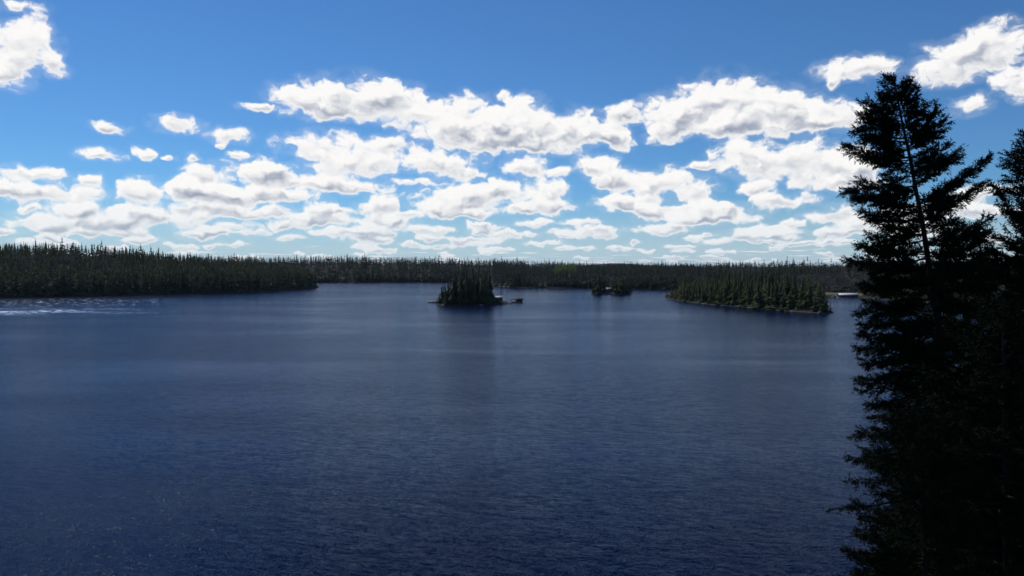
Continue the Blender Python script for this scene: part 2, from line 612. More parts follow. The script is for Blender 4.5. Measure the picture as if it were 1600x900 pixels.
def water_mat(k, b):
    p = k.t.nodes.new('ShaderNodeNewGeometry').outputs['Position']
    # gusts: broad stripes of rougher and calmer water
    gust = k.noise(k.v('MULTIPLY', p, (0.0035, 0.012, 1)), 1.0, 4, 0.6, 0.8)
    gust2 = k.noise(k.v('MULTIPLY', p, (0.014, 0.03, 1)), 1.0, 3, 0.55, 0.4)
    calm = k.ss(k.m('ADD', k.m('MULTIPLY', gust, 0.72), k.m('MULTIPLY', gust2, 0.28)), 0.40, 0.62)
    # sun glitter put in off the left shore: steeper ripples, locally raised reflectance
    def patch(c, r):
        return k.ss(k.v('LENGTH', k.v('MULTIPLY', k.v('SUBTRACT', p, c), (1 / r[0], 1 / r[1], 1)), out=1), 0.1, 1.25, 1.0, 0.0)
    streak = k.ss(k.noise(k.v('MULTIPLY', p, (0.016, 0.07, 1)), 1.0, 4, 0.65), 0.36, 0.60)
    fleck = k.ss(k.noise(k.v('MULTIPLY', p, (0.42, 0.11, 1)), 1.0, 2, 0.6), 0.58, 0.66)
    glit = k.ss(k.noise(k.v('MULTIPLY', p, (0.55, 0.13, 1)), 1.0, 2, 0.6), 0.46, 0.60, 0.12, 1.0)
    glitter = k.m('MAXIMUM', k.m('MULTIPLY', patch((-278.0, 408.0, 0.0), (100, 44)), k.m('MULTIPLY', k.m('MULTIPLY', streak, glit), 0.8)),
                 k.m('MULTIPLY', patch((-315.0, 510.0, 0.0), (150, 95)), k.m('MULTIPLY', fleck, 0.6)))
    rot = k.t.nodes.new('ShaderNodeVectorRotate')
    rot.inputs['Angle'].default_value = R(14)
    k.put(rot.inputs['Vector'], p)
    w = rot.outputs[0]
    def ripples(freq, det):
        n = k.t.nodes.new('ShaderNodeTexNoise')
        n.inputs['Scale'].default_value = 1.0
        n.inputs['Detail'].default_value = det
        n.inputs['Roughness'].default_value = 0.6
        k.put(n.inputs['Vector'], k.v('MULTIPLY', w, freq))
        return k.v('SUBTRACT', n.outputs['Color'], (0.5, 0.5, 0.5))
    # wavelets tilt the surface; the tilt is taken from the wave field itself, so far water stays as ruffled as near water
    tilt = k.v('ADD', k.v('MULTIPLY', ripples((0.40, 1.7, 1.0), 3.0), (0.10, 0.30, 0.0)),
               k.v('MULTIPLY', ripples((1.5, 6.0, 1.0), 1.0), (0.14, 0.28, 0.0)))
    tilt = k.v('ADD', tilt, k.v('MULTIPLY', ripples((11.0, 19.0, 1.0), 1.0), (0.6, 0.88, 0.0)))
    amp = k.m('ADD', k.lin(calm, 0, 1, 1.55, 0.72), k.m('MULTIPLY', glitter, 2.4))
    sc = k.t.nodes.new('ShaderNodeVectorMath')
    sc.operation = 'SCALE'
    k.put(sc.inputs[0], tilt)
    k.put(sc.inputs['Scale'], amp)
    nrm = k.v('NORMALIZE', k.v('ADD', sc.outputs[0], (0.0, 0.0, 1.0)))
    fr = k.t.nodes.new('ShaderNodeFresnel')
    k.put(fr.inputs['IOR'], k.m('MULTIPLY_ADD', glitter, 0.22, 1.145))  # reflectance raised only where the glitter is placed
    k.put(fr.inputs['Normal'], nrm)
    gl = k.t.nodes.new('ShaderNodeBsdfGlossy')
    gl.inputs['Color'].default_value = (0.63, 0.78, 1.0, 1)
    k.put(gl.inputs['Roughness'], k.m('ADD', k.lin(calm, 0, 1, 0.10, 0.07), k.m('MULTIPLY', glitter, 0.40)))
    k.put(gl.inputs['Normal'], nrm)
    body = k.t.nodes.new('ShaderNodeBsdfDiffuse')
    body.inputs['Color'].default_value = (0.001, 0.003, 0.018, 1)
    mx_ = k.t.nodes.new('ShaderNodeMixShader')
    k.put(mx_.inputs[0], fr.outputs[0])
    k.put(mx_.inputs[1], body.outputs[0])
    k.put(mx_.inputs[2], gl.outputs[0])
    out = k.t.nodes['Material Output']
    k.t.links.new(mx_.outputs[0], out.inputs['Surface'])
    k.t.nodes.remove(b)


M['water'] = make_mat('lake_water', water_mat, 0.1, 0.5)
wv = np.array([[-16000, -9000, 0], [16000, -9000, 0], [16000, 20000, 0], [-16000, 20000, 0]], float)
water = tag(obj('lake_water', mesh_np('lake_water', wv, np.array([[0, 1, 2, 3]]), M['water'])), kind='structure')


# ------------------------------------------------------------------ spruces and birches of the shores
def frond_crown(seed, layers, per, rmax, low=0.05, droop=0.30):
    """unit-height conifer crown of drooping fronds"""
    q = np.random.default_rng(seed)
    V, F = [], []
    ph = q.uniform(0, 6.28)
    for i in range(layers):
        u = (i + q.uniform(-.3, .3)) / layers
        z = low + (1 - low) * max(0.0, u)
        taper = (1 - u) ** 0.85 * (0.80 + 0.32 * math.sin(u * 17 + ph)) + 0.035
        for j in range(per):
            a = j * 2 * math.pi / per + i * 2.4 + q.uniform(-.35, .35)
            r = rmax * taper * q.uniform(0.55, 1.25)
            w = r * q.uniform(0.22, 0.42)
            ca, sa = math.cos(a), math.sin(a)
            zb = z + 0.030
            zt = z - r * droop * q.uniform(0.5, 1.4)
            zm = (zb + zt) / 2 + 0.006
            n = len(V)
            V += [(0, 0, zb + .012), (ca * r * .55 - sa * w, sa * r * .55 + ca * w, zm - .012),
                  (ca * r, sa * r, zt), (ca * r * .55 + sa * w, sa * r * .55 - ca * w, zm - .012)]
            F += [(n, n + 1, n + 2), (n, n + 2, n + 3)]
    n = len(V)
    V += [(0.024, 0, .70), (-.012, .020, .70), (-.012, -.020, .70), (0, 0, 1.0)]
    F += [(n, n + 1, n + 3), (n + 1, n + 2, n + 3), (n + 2, n, n + 3)]
    return np.array(V, float), np.array(F)


def bare_crown(seed, limbs, twigs):
    """unit-height leafless birch: thin rising limbs and a haze of twigs"""
    q = np.random.default_rng(seed)
    V, F = [], []

    def blade(a, b, w):
        d = b - a
        s = np.cross(d, q.normal(size=3))
        s = s / (np.linalg.norm(s) + 1e-9) * w
        n = len(V)
        V.extend([a - s, a + s, b])
        F.append((n, n + 1, n + 2))
    for i in range(limbs):
        z0 = q.uniform(0.30, 0.85)
        a = q.uniform(0, 6.28)
        L = (1.02 - z0) * q.uniform(0.4, 0.75)
        o = np.array([0, 0, z0])
        tip = o + np.array([math.cos(a) * .55, math.sin(a) * .55, 1.0]) * L * q.uniform(.6, 1)
        blade(o, tip, 0.006)
        for j in range(twigs):
            t = q.uniform(.25, 1)
            p = o + (tip - o) * t
            d = np.array([math.cos(a), math.sin(a), .9]) + q.normal(size=3) * .6
            blade(p, p + d * 0.07 * q.uniform(.5, 1.3), 0.0045)
    return np.array(V, float), np.array(F)


def trunk_np(h=1.0, r=0.012, k=6):
    return tube_np(np.array([[0, 0, -.03], [0, 0, h * .45], [0.002, 0, h]]), np.array([r, r * .7, r * .12]), k)


SPRUCE = []
for s_ in range(8):
    v, f = frond_crown(100 + s_, 26, 11, 0.165 + 0.014 * (s_ % 4), 0.01 + .02 * (s_ % 3))
    tv, tf = trunk_np()
    SPRUCE.append((mesh_np('spruce_crown', v, f, M['spruce_needles']), mesh_np('spruce_trunk', tv, tf, M['bark'])))
BIRCH = []
for s_ in range(4):
    v, f = bare_crown(200 + s_, 34, 9)
    tv, tf = trunk_np(0.97, 0.009)
    BIRCH.append((mesh_np('bare_branches', v, f, M['bare_wood']), mesh_np('birch_trunk', tv, tf, M['bare_wood'])))


def plant(kind, x, y, h, label, group, wide=1.0):
    z = float(ground([(x, y)])[0])
    protos = SPRUCE if kind == 'spruce' else BIRCH
    cm, tm = protos[random.randrange(len(protos))]
    r = empty('spruce_tree' if kind == 'spruce' else 'birch_tree', (x, y, z - 0.1), random.uniform(0, 6.28))
    w = wide * random.uniform(0.75, 1.5)
    r.scale = (h * w, h * w, h)
    obj('trunk', tm, r)
    obj('crown', cm, r)
    tag(r, label, 'tree', group)
    return r


def top_height(profile, px, x, y):
    """height of the tree that reaches the skyline row given for its column"""
    xs = [p[0] for p in profile]
    ys = [p[1] for p in profile]
    row = np.interp(px, xs, ys)
    return CAM_H + (HORIZON - row) / FPX * y - float(ground([(x, y)])[0])


def scatter(poly, n, gap, margin, seed, cond=None, smax=1e9, box=None):
    q = np.random.default_rng(seed)
    A = np.array(box if box else poly)
    lo, hi = A.min(0), A.max(0)
    out = []
    tries = 0
    while len(out) < n and tries < 60:
        tries += 1
        P = q.uniform(lo, hi, (400, 2))
        sd_ = poly_sd(P, poly)
        for p, s in zip(P, sd_):
            if s < margin or s > smax or (cond and not cond(p)):
                continue
            if all((p[0] - o[0]) ** 2 + (p[1] - o[1]) ** 2 > gap * gap for o in out):
                out.append((p[0], p[1], s))
                if len(out) >= n:
                    break
    return out


def column(x, y):
    return 800 + FPX * x / y


# --- the woods behind, too many and too far to count
def merge_trees(protos, pts, wide=1.0):
    Vs, Fs, n = [], [], 0
    for i, (x, y, z, h) in enumerate(pts):
        v, f = protos[i % len(protos)]
        a = rng.uniform(0, 6.28)
        w = h * wide * rng.uniform(.8, 1.25)
        c, s = math.cos(a), math.sin(a)
        q = np.empty_like(v)
        q[:, 0] = (v[:, 0] * c - v[:, 1] * s) * w + x
        q[:, 1] = (v[:, 0] * s + v[:, 1] * c) * w + y
        q[:, 2] = v[:, 2] * h + z - 0.2
        Vs.append(q)
        Fs.append(f + n)
        n += len(v)
    return np.concatenate(Vs), np.concatenate(Fs)


FAR_SPRUCE = [frond_crown(300 + i, 6, 5, 0.25 + .012 * i, 0.02, 0.5) for i in range(6)]
FAR_BIRCH = [bare_crown(320 + i, 10, 5) for i in range(5)]


# --- the small island with the shed
prof1 = [(683, 457), (689, 442), (697, 440), (705, 437), (712, 425), (720, 422), (735, 424), (750, 423), (757, 420), (765, 424), (774, 430), (779, 446), (786, 460)]
P1 = scatter(LANDS[2][0], 62, 3.1, 0.8, 21, lambda p: not (p[0] > -15 and p[1] < 502))
for (x, y, s) in P1:
    px = column(x, y)
    h = top_height(prof1, px, x, y) * random.uniform(0.72, 1.0)
    if s < 2.5:
        h *= random.uniform(.6, .9)
    h = max(4.0, h)
    where = 'at the left end of' if px < 705 else ('at the shed end of' if px > 765 else 'in the middle of')
    row = 'on the water edge' if s < 3 else 'inside the stand'
    size = 'tall' if h > 17 else ('low' if h < 10 else 'middling')
    plant('spruce', x, y, h, size + ' spruce ' + row + ' ' + where + ' the red shed island', 'spruces on the shed island', 1.1)
plant('birch', -49.0, 492.0, 5.0, 'low bare shrub by the rock at the left end of the shed island', None, 1.6)
plant('birch', -7.2, 487.5, 11.0, 'thin bare birch standing beside the red shed', None, .8)

# --- the farther islet with the pale cabin
prof2 = [(926, 456), (929, 434), (932, 428), (936, 432), (941, 442), (950, 445), (956, 442), (966, 439), (976, 440), (986, 443), (993, 454)]
P2 = scatter(LANDS[3][0], 40, 3.0, 1.2, 22, lambda p: not (86 < p[0] < 95 and p[1] < 684))
for (x, y, s) in P2:
    h = top_height(prof2, column(x, y), x, y) * random.uniform(1.1, 1.5)
    h = max(5.0, h)
    where = 'left of the cabin on' if x < 85 else ('behind the cabin on' if x < 97 else 'right of the cabin on')
    size = 'tall' if h > 15 else ('low' if h < 9 else 'middling')
    plant('spruce', x, y, h, size + ' spruce ' + where + ' the farther small islet', 'spruces on the cabin islet', 1.2)

# --- the long island on the right
prof3 = [(1044, 458), (1052, 449), (1075, 441), (1100, 437), (1120, 431), (1150, 424), (1200, 424), (1250, 432), (1280, 440), (1296, 447), (1304, 464)]
P3 = scatter(ISL3, 118, 3.9, 1.0, 23)
P3 += [p for p in scatter(ISL3, 400, 3.0, 0.6, 24, lambda p: p[0] < 172, 3.0)][:34]
for (x, y, s) in P3:
    h = top_height(prof3, column(x, y), x, y) * random.uniform(0.70, 1.12)
    if s < 4:
        h *= random.uniform(.55, .85)
    h = float(np.clip(h, 4.0, 23))
    col_ = column(x, y)
    where = 'at the left tip of' if col_ < 1085 else ('near the right end of' if col_ > 1250 else 'in the middle of')
    row = 'at the waterline' if s < 4 else 'back from the water'
    size = 'tall' if h > 15 else ('low' if h < 9 else 'middling')
    plant('spruce', x, y, h, size + ' spruce ' + row + ' ' + where + ' the long right island', 'spruces on the long island', 1.2)

def undergrowth(poly, n, hmax, seed, label, margin=.5, clear=None):
    q = np.random.default_rng(seed)
    A = np.array(poly)
    P = q.uniform(A.min(0), A.max(0), (n * 8, 2))
    P = P[poly_sd(P, poly) > margin][:n]
    if clear is not None:
        P = P[~clear(P)]
    h = q.uniform(.35, 1.0, len(P)) * hmax * np.clip(.45 + poly_sd(P, poly) / 8, 0, 1)
    V, F = merge_trees(FAR_SPRUCE, np.column_stack([P, ground(P), h]), 1.25)
    tag(obj('undergrowth', mesh_np('undergrowth', V, F, M['forest_mid'])), label, 'undergrowth', kind='stuff')


# --- the wooded point on the left: the front rows stand as single trees
def left_front(p):
    return -37.5 < math.degrees(math.atan2(p[0], p[1])) < -13 and p[1] < 900


edge = scatter(LANDS[0][0], 44, 4.2, 1.0, 31, left_front, 13, [(-620, 480), (-200, 900)])
for (x, y, s) in edge:
    h = np.interp(column(x, y), [0, 300, 420, 470, 500], [19, 19, 17, 13, 9]) * random.uniform(.7, 1.1)
    if s < 4:
        h *= .75
    col_ = column(x, y)
    where = 'at the far left of' if col_ < 130 else ('near the tip of' if col_ > 400 else 'midway along')
    size = 'tall' if h > 16 else ('low' if h < 11 else 'middling')
    plant('spruce', x, y, h, size + ' spruce in the front rows ' + where + ' the left wooded point', 'spruces along the left point', 1.1)


def wood(name, poly, region, count, conifer, hrange, mat, seed, label, margin=4.0, bare_label=None, strip=0, strip_w=16.0, strip_from=1.0, clear=None):
    """random trees on land inside a range of bearings and distances"""
    q = np.random.default_rng(seed)
    a0, a1, r0, r1 = region
    a = np.radians(q.uniform(a0, a1, count * 3))
    r = np.sqrt(q.uniform(r0 ** 2, r1 ** 2, count * 3))
    P = np.stack([r * np.sin(a), r * np.cos(a)], 1)
    P = P[poly_sd(P, poly) > margin][:count]
    if strip:
        # a close edge of trees along the water
        E = []
        while sum(len(e) for e in E) < strip:
            a = np.radians(q.uniform(a0, a1, 40000))
            r = np.sqrt(q.uniform(r0 ** 2, r1 ** 2, 40000))
            Q = np.stack([r * np.sin(a), r * np.cos(a)], 1)
            d = poly_sd(Q, poly)
            E.append(Q[(d > strip_from) & (d < strip_w)])
        P = np.concatenate([P, np.concatenate(E)[:strip]])
    if clear is not None:
        P = P[~clear(P)]
    z = ground(P)
    h = q.uniform(*hrange, len(P)) * (0.8 + 0.4 * vnoise(P, 70, seed))
    tall = q.uniform(size=len(P)) < .09
    h = np.where(tall, h * q.uniform(1.1, 1.35, len(P)), h)
    patch = vnoise(P, 45, seed + 5) * .6 + vnoise(P, 15, seed + 6) * .4
    con = patch < np.quantile(patch, conifer) if callable(conifer) is False else patch < conifer(P)
    con = con | tall
    if strip and conifer > .8:
        con[-strip:] = True
    pts = np.column_stack([P, z, h])
    if con.any():
        V, F = merge_trees(FAR_SPRUCE, pts[con])
        tag(obj(name, mesh_np(name, V, F, mat)), label, 'forest', kind='stuff')
    if (~con).any():
        b = pts[~con].copy()
        b[:, 3] *= 0.80
        V, F = merge_trees(FAR_BIRCH, b, 1.25)
        tag(obj('bare_wood', mesh_np('bare_wood', V, F, M['bare_wood'])), bare_label, 'forest', kind='stuff')


wood('spruce_forest', LANDS[0][0], (-38, -13, 500, 1050), 3700, 0.86, (13, 20), M['forest_mid'], 41,
     'dense spruce forest covering the wooded point on the left', 9.0, 'leafless grey birches among the spruces of the left point', 1000, 20, 2.0)
wood('spruce_forest', LANDS[1][0], (-38, 1.0, 1100, 1800), 3600, 0.93, (13, 21), M['forest_dark'], 42,
     'dark spruce forest along the far shore behind the left point', 3.0, 'leafless trees scattered in the dark far-shore forest', 900)
wood('spruce_forest', LANDS[1][0], (-1.5, 14.0, 780, 1700), 4200, 0.68, (11, 18), M['forest_dark'], 43,
     'mixed dark forest on the far shore behind the two islets', 2.5, 'leafless brown wood on the far shore behind the two islets', 700)
wood('spruce_forest', LANDS[1][0], (14.0, 38.0, 560, 1300), 4200, 0.60, (11, 18), M['forest_dark'], 44,
     'mixed dark forest rising behind the long right island', 14.0, 'leafless grey wood on the slope behind the long right island', 500, 16, 1.5,
     lambda P: (poly_sd(P, LANDS[1][0]) < 22) & (column(P[:, 0], P[:, 1]) > 1245) & (column(P[:, 0], P[:, 1]) < 1352))
wood('spruce_forest', LANDS[1][0], (-38, 38.0, 1750, 3600), 1400, 0.7, (12, 17), M['forest_dark'], 45,
     'distant forest on the low skyline', 3.0, 'distant leafless wood on the low skyline')

undergrowth(LANDS[2][0], 150, 7.0, 71, 'young spruces and brush under the trees of the shed island', .5, lambda P: (P[:, 0] > -15) & (P[:, 1] < 503))
undergrowth(LANDS[3][0], 110, 6.0, 72, 'young spruces and brush under the trees of the cabin islet', .8, lambda P: (P[:, 0] > 86.5) & (P[:, 0] < 94) & (P[:, 1] < 684))
undergrowth(ISL3, 1100, 13.0, 73, 'young spruces and brush under the trees of the long right island')

# single bare birches along the right shore by the boathouse
q_ = 0
for (x, y, s) in scatter(LANDS[1][0], 90, 3.2, 2.5, 51, lambda p: 19.5 < math.degrees(math.atan2(p[0], p[1])) < 31 and 560 < p[1] < 690, 45,
                         [(220, 560), (430, 690)]):
    if s < 12 and 262 < x < 320:
        continue
    plant('birch', x, y, random.uniform(10, 16), 'bare grey birch on the right shore behind the white-roofed boathouse', 'bare birches on the right shore', 1.3)

# a stand of young aspens in new leaf on the far slope
q = np.random.default_rng(77)
Vs, Fs, n = [], [], 0
for i in range(70):
    d = q.uniform(1010, 1080)
    p = at(q.uniform(868, 898), 417, d)
    z0 = float(ground([(p.x, p.y)])[0])
    h = q.uniform(17, 20)
    c = np.array([p.x, p.y, z0 + h * .68]) + q.normal(size=(90, 3)) * np.array([1.7, 1.7, h * .16])
    t = q.normal(size=(90, 3, 3)) * .45
    Vs.append((c[:, None] + t).reshape(-1, 3))
    Fs.append(np.arange(270).reshape(-1, 3) + n)
    n += 270
tag(obj('aspen_grove', mesh_np('aspen_grove', np.concatenate(Vs), np.concatenate(Fs), M['aspen_leaf'])),
    'yellow-green aspen grove in new leaf on the far slope', 'grove', kind='stuff')
#@@NEAR


# ------------------------------------------------------------------ the tall spruces close by on the right
def needle_mesh(O, D, L, q, per, nl=0.056, nw=0.0098):
    """needles round short sprigs: O (n,3) origins, D unit directions, L lengths"""
    n = len(O)
    u = q.uniform(0.0, 1.0, (n, per))
    base = O[:, None] + D[:, None] * (L[:, None] * u)[..., None]
    rnd = q.normal(size=(n, per, 3))
    rad = rnd - (rnd * D[:, None]).sum(-1, keepdims=True) * D[:, None]
    rad /= np.linalg.norm(rad, axis=-1, keepdims=True) + 1e-9
    nd = D[:, None] * 0.75 + rad * 0.75
    ln = nl * q.uniform(0.7, 1.25, (n, per, 1))
    side = np.cross(nd, q.normal(size=(n, per, 3)))
    side /= np.linalg.norm(side, axis=-1, keepdims=True) + 1e-9
    V = np.stack([base - side * nw, base + side * nw, base + nd * ln], 2).reshape(-1, 3)
    # the sprig's own stem as a slim blade
    s2 = np.cross(D, q.normal(size=(n, 3)))
    s2 /= np.linalg.norm(s2, axis=-1, keepdims=True) + 1e-9
    S = np.stack([O - s2 * .0035, O + s2 * .0035, O + D * (L * 1.02)[:, None]], 1).reshape(-1, 3)
    V = np.concatenate([V, S])
    return V, np.arange(len(V)).reshape(-1, 3)


def near_limb(parent, base, tip, q, spread, full=1.0, per=11, sag=0.06, droop=0.35):
    base, tip = np.array(base, float), np.array(tip, float)
    ln = np.linalg.norm(tip - base)
    t = np.linspace(0, 1, 9)
    P = base + (tip - base) * t[:, None]
    P[:, 2] += -sag * ln * np.sin(math.pi * t) + 0.05 * ln * t ** 3
    P[1:-1] += q.normal(size=(7, 3)) * 0.012 * ln
    r0 = 0.007 + 0.011 * ln
    V, F = tube_np(P, r0 * (1 - t * .85), 5)
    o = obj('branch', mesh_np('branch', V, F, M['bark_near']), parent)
    if full <= 0:
        return o
    ax = (tip - base) / (ln + 1e-9)
    lat = np.cross(ax, [0, 0, 1.0])
    lat /= np.linalg.norm(lat) + 1e-9
    up = np.cross(lat, ax)
    nb = max(6, int(ln / 0.030 * full))
    u = 0.10 + 0.90 * (np.arange(nb) + q.uniform(size=nb)) / nb
    u = u[~((u < .2) & (q.uniform(size=nb) < .25))]
    nb = len(u)
    i = np.minimum(7, (u * 8).astype(int))
    p = P[i] + (P[i + 1] - P[i]) * (u * 8 - i)[:, None]
    wid = spread * (0.35 + 0.65 * np.sin(math.pi * np.minimum(1.0, u ** .8) * .93)) * q.uniform(.5, 1.15, nb)
    sgn = np.where(np.arange(nb) % 2, 1.0, -1.0)
    d = ax * q.uniform(.5, 1.0, (nb, 1)) + lat * (sgn * q.uniform(.25, 1.0, nb))[:, None] + up * q.uniform(-droop * 1.6, .62, (nb, 1))
    d /= np.linalg.norm(d, axis=1, keepdims=True)
    m = np.maximum(2, (wid / 0.055).astype(int))
    idx = np.repeat(np.arange(nb), m)
    w = (np.arange(len(idx)) - np.repeat(np.cumsum(m) - m, m) + .5) / m[idx]
    pp = p[idx] + d[idx] * (wid[idx] * w)[:, None]
    pp[:, 2] -= droop * .35 * wid[idx] * w * w
    pp = np.repeat(pp, 2, 0)
    dd = np.repeat(d[idx], 2, 0)
    e = np.where(np.arange(len(pp)) % 2, 1.0, -1.0) * q.uniform(.3, .9, len(pp))
    dd = dd + np.cross(dd, up) * e[:, None] + q.normal(size=dd.shape) * .28
    dd /= np.linalg.norm(dd, axis=1, keepdims=True)
    O = np.concatenate([pp, p + d * (wid * .9)[:, None], P[-1:]])
    D = np.concatenate([dd, d, ax[None]])
    L = np.concatenate([q.uniform(.09, .16, len(pp)), np.full(nb, .11), [.14]])
    V, F = needle_mesh(O, D, L, q, max(4, per // 2))
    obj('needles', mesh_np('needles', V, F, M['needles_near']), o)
    return o


def near_spruce(label, path, dist, reach, seed, limbs_px=(), z_low=16.0, step=0.13, spread=0.30, per=10, full=1.0, foot=None, group=None,
                auto_from=0.15, thick=0.17, open_top=1.0):
    """path: photo pixels down the trunk at distance dist; reach: list of (metres below the tip, limb length)"""
    q = np.random.default_rng(seed)
    pts = [at(px, py, dist) for px, py in path]
    last = pts[-1]
    fx, fy = foot if foot else (last.x, last.y)
    gz_ = float(ground([(fx, fy)])[0])
    T = np.array([[p.x, p.y, p.z] for p in pts] + [[fx, fy, gz_ - .3]])
    root = empty('spruce_tree', (fx, fy, gz_))
    off = np.array([fx, fy, gz_])
    top = T[0, 2]
    zz = np.linspace(top, gz_ - .3, 40)
    order = np.argsort(T[:, 2])
    cx = np.interp(zz, T[order, 2], T[order, 0])
    cy = np.interp(zz, T[order, 2], T[order, 1])
    rad = np.clip(0.010 + (top - zz) * 0.0110, 0.010, thick * 1.6)
    V, F = tube_np(np.column_stack([cx, cy, zz]) - off, rad, 9)
    obj('trunk', mesh_np('trunk', V, F, M['bark_near'], True), root)

    def on_trunk(z):
        return np.array([np.interp(z, T[order, 2], T[order, 0]), np.interp(z, T[order, 2], T[order, 1]), z])
    for (bx, by, tx, ty, *rest) in limbs_px:
        dd = rest[0] if rest else q.uniform(-.35, .35)
        sp = rest[1] if len(rest) > 1 else spread
        fl = rest[2] if len(rest) > 2 else full * 1.2
        b = on_trunk(at(bx, by, dist).z)
        e = at(tx, ty, dist + dd)
        e = np.array(e)
        e = b + (e - b) * max(.4, 1 - .12 / np.linalg.norm(e - b))
        near_limb(root, b - off, e - off, q, sp * 1.2, fl * 1.15, per + 1)
    z = top - 0.05
    a = q.uniform(0, 6.28)
    rx = [r_[0] for r_ in reach]
    ry = [r_[1] for r_ in reach]
    while z > z_low:
        below = top - z
        L = float(np.interp(below, rx, ry)) * q.uniform(.6, 1.08)
        a += 2.39996 + q.uniform(-.5, .5)
        if below >= auto_from:
            rise = np.interp(below, [0, .8, 2.5, 7], [1.0, .55, .15, -.12]) + q.uniform(-.15, .15)
            b = on_trunk(z)
            e = b + np.array([math.cos(a), math.sin(a), rise]) * L
            near_limb(root, b - off, e - off, q, min(spread * 1.25, .14 + L * .36), full, per)
            if q.uniform() < (.9 if open_top > 1 and below < 4.6 else .45):       # short leafy shoots close to the stem
                a2 = q.uniform(0, 6.28)
                e = b + np.array([math.cos(a2), math.sin(a2), .25]) * q.uniform(.18, .36)
                near_limb(root, b - off, e - off, q, .15, 1.0, per)
        z -= step * q.uniform(.7, 1.3) * (open_top if below < 4.6 else 1.0)
    # the lower crown, under the photograph's edge, in broader sprays
    v, f = frond_crown(seed + 900, 26, 9, 1.0, 0.0, 0.25)
    h = z_low - gz_ - 2.5
    Lw = ry[-1]
    keep = v.copy()
    u = np.clip(v[:, 2], 0, 1)
    k = (1 / np.maximum(.25, (1 - u) ** .85 + .035)) * np.interp(u, [0, 1], [1.25, 1.0]) * .8
    c = np.stack([on_trunk(gz_ + 2.5 + uu * h) for uu in u])
    V = np.column_stack([c[:, 0] + v[:, 0] * k * Lw, c[:, 1] + v[:, 1] * k * Lw, gz_ + 2.5 + v[:, 2] * h]) - off
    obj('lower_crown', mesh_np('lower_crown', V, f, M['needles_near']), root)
    tag(root, label, 'tree', group)
    return root


A_LIMBS = [
    # left side, from the top down: (trunk px, tip px, depth, spray width, fullness)
    (1399, 136, 1389, 120, .05, .10), (1400, 150, 1385, 136, -.1, .12), (1405, 170, 1373, 144, .0, .13), (1408, 182, 1366, 162, .1, .22),
    (1410, 190, 1348, 161, .0, .26), (1411, 196, 1352, 175, -.25, .26), (1413, 205, 1340, 187, .1, .26), (1415, 215, 1331, 205, .0, .22),
    (1416, 222, 1345, 213, .3, .24), (1418, 234, 1362, 228, -.2, .2), (1421, 246, 1315, 231, .0, .17, 1.5), (1422, 250, 1345, 246, .25, .2),
    (1426, 262, 1369, 257, -.2, .18), (1428, 275, 1377, 276, .15, .2), (1431, 290, 1336, 288, .1, .24), (1432, 297, 1314, 305, .0, .2, 1.5),
    (1433, 303, 1333, 314, -.2, .2), (1437, 322, 1372, 322, .1, .2), (1438, 330, 1340, 336, .0, .18, 1.4), (1440, 340, 1358, 345, -.2, .18),
    (1443, 360, 1380, 356, .1, .2), (1445, 366, 1352, 372, .0, .2), (1447, 374, 1338, 388, .1, .18, 1.5), (1450, 392, 1350, 394, .2, .2),
    (1453, 402, 1322, 412, .0, .24, 1.5), (1455, 412, 1345, 420, -.3, .24), (1457, 432, 1340, 452, .1, .22), (1458, 440, 1362, 437, -.2, .22),
    (1461, 462, 1335, 497, .0, .22), (1463, 470, 1350, 478, .3, .22), (1465, 490, 1340, 514, .1, .22), (1467, 505, 1339, 531, -.2, .22),
    (1468, 520, 1336, 553, .0, .22), (1470, 540, 1344, 572, .2, .22), (1473, 562, 1337, 602, .0, .22), (1474, 580, 1333, 619, .1, .12, .45),
    (1476, 600, 1354, 640, .0, .24), (1478, 622, 1352, 660, .2, .12, .45), (1480, 640, 1326, 690, .0, .16, .6), (1482, 668, 1319, 724, -.1, .15, .7),
    (1484, 700, 1324, 764, .1, .17, .6), (1486, 740, 1292, 808, -.2, .10, .22), (1488, 780, 1330, 840, .2, .2, .8),
    # right side
    (1399, 140, 1409, 126, .1, .10), (1402, 160, 1418, 122, .0, .14), (1403, 166, 1430, 132, .1, .16), (1404, 172, 1437, 144, -.1, .15),
    (1407, 184, 1432, 158, .0, .2), (1410, 196, 1447, 158, .0, .16), (1411, 200, 1440, 178, .1, .16), (1413, 212, 1428, 196, -.1, .22),
    (1421, 232, 1465, 166, .0, .24, 1.5), (1421, 234, 1476, 190, .1, .24, 1.5), (1421, 236, 1462, 205, -.2, .2), (1425, 262, 1484, 226, .0, .2),
    (1426, 268, 1500, 238, .1, .26, 1.5), (1428, 280, 1478, 256, -.2, .2), (1433, 312, 1549, 248, .0, .15, 1.8), (1434, 318, 1500, 285, .2, .2),
    (1438, 332, 1540, 290, .1, .16, 1.6), (1440, 344, 1492, 318, -.2, .2), (1444, 366, 1498, 342, .0, .18), (1446, 380, 1490, 366, .1, .2),
    (1450, 400, 1520, 392, .0, .24), (1454, 420, 1530, 418, .2, .26),
]
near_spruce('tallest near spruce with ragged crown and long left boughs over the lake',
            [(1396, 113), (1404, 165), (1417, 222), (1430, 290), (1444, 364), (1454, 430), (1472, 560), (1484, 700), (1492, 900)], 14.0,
            [(0, .05), (.5, .26), (1.2, .38), (2.5, .58), (4, .90), (5.5, 1.40), (9, 1.75), (13, 2.2)], 61, A_LIMBS, 16.5, 0.085, .27, 11, open_top=1.9)
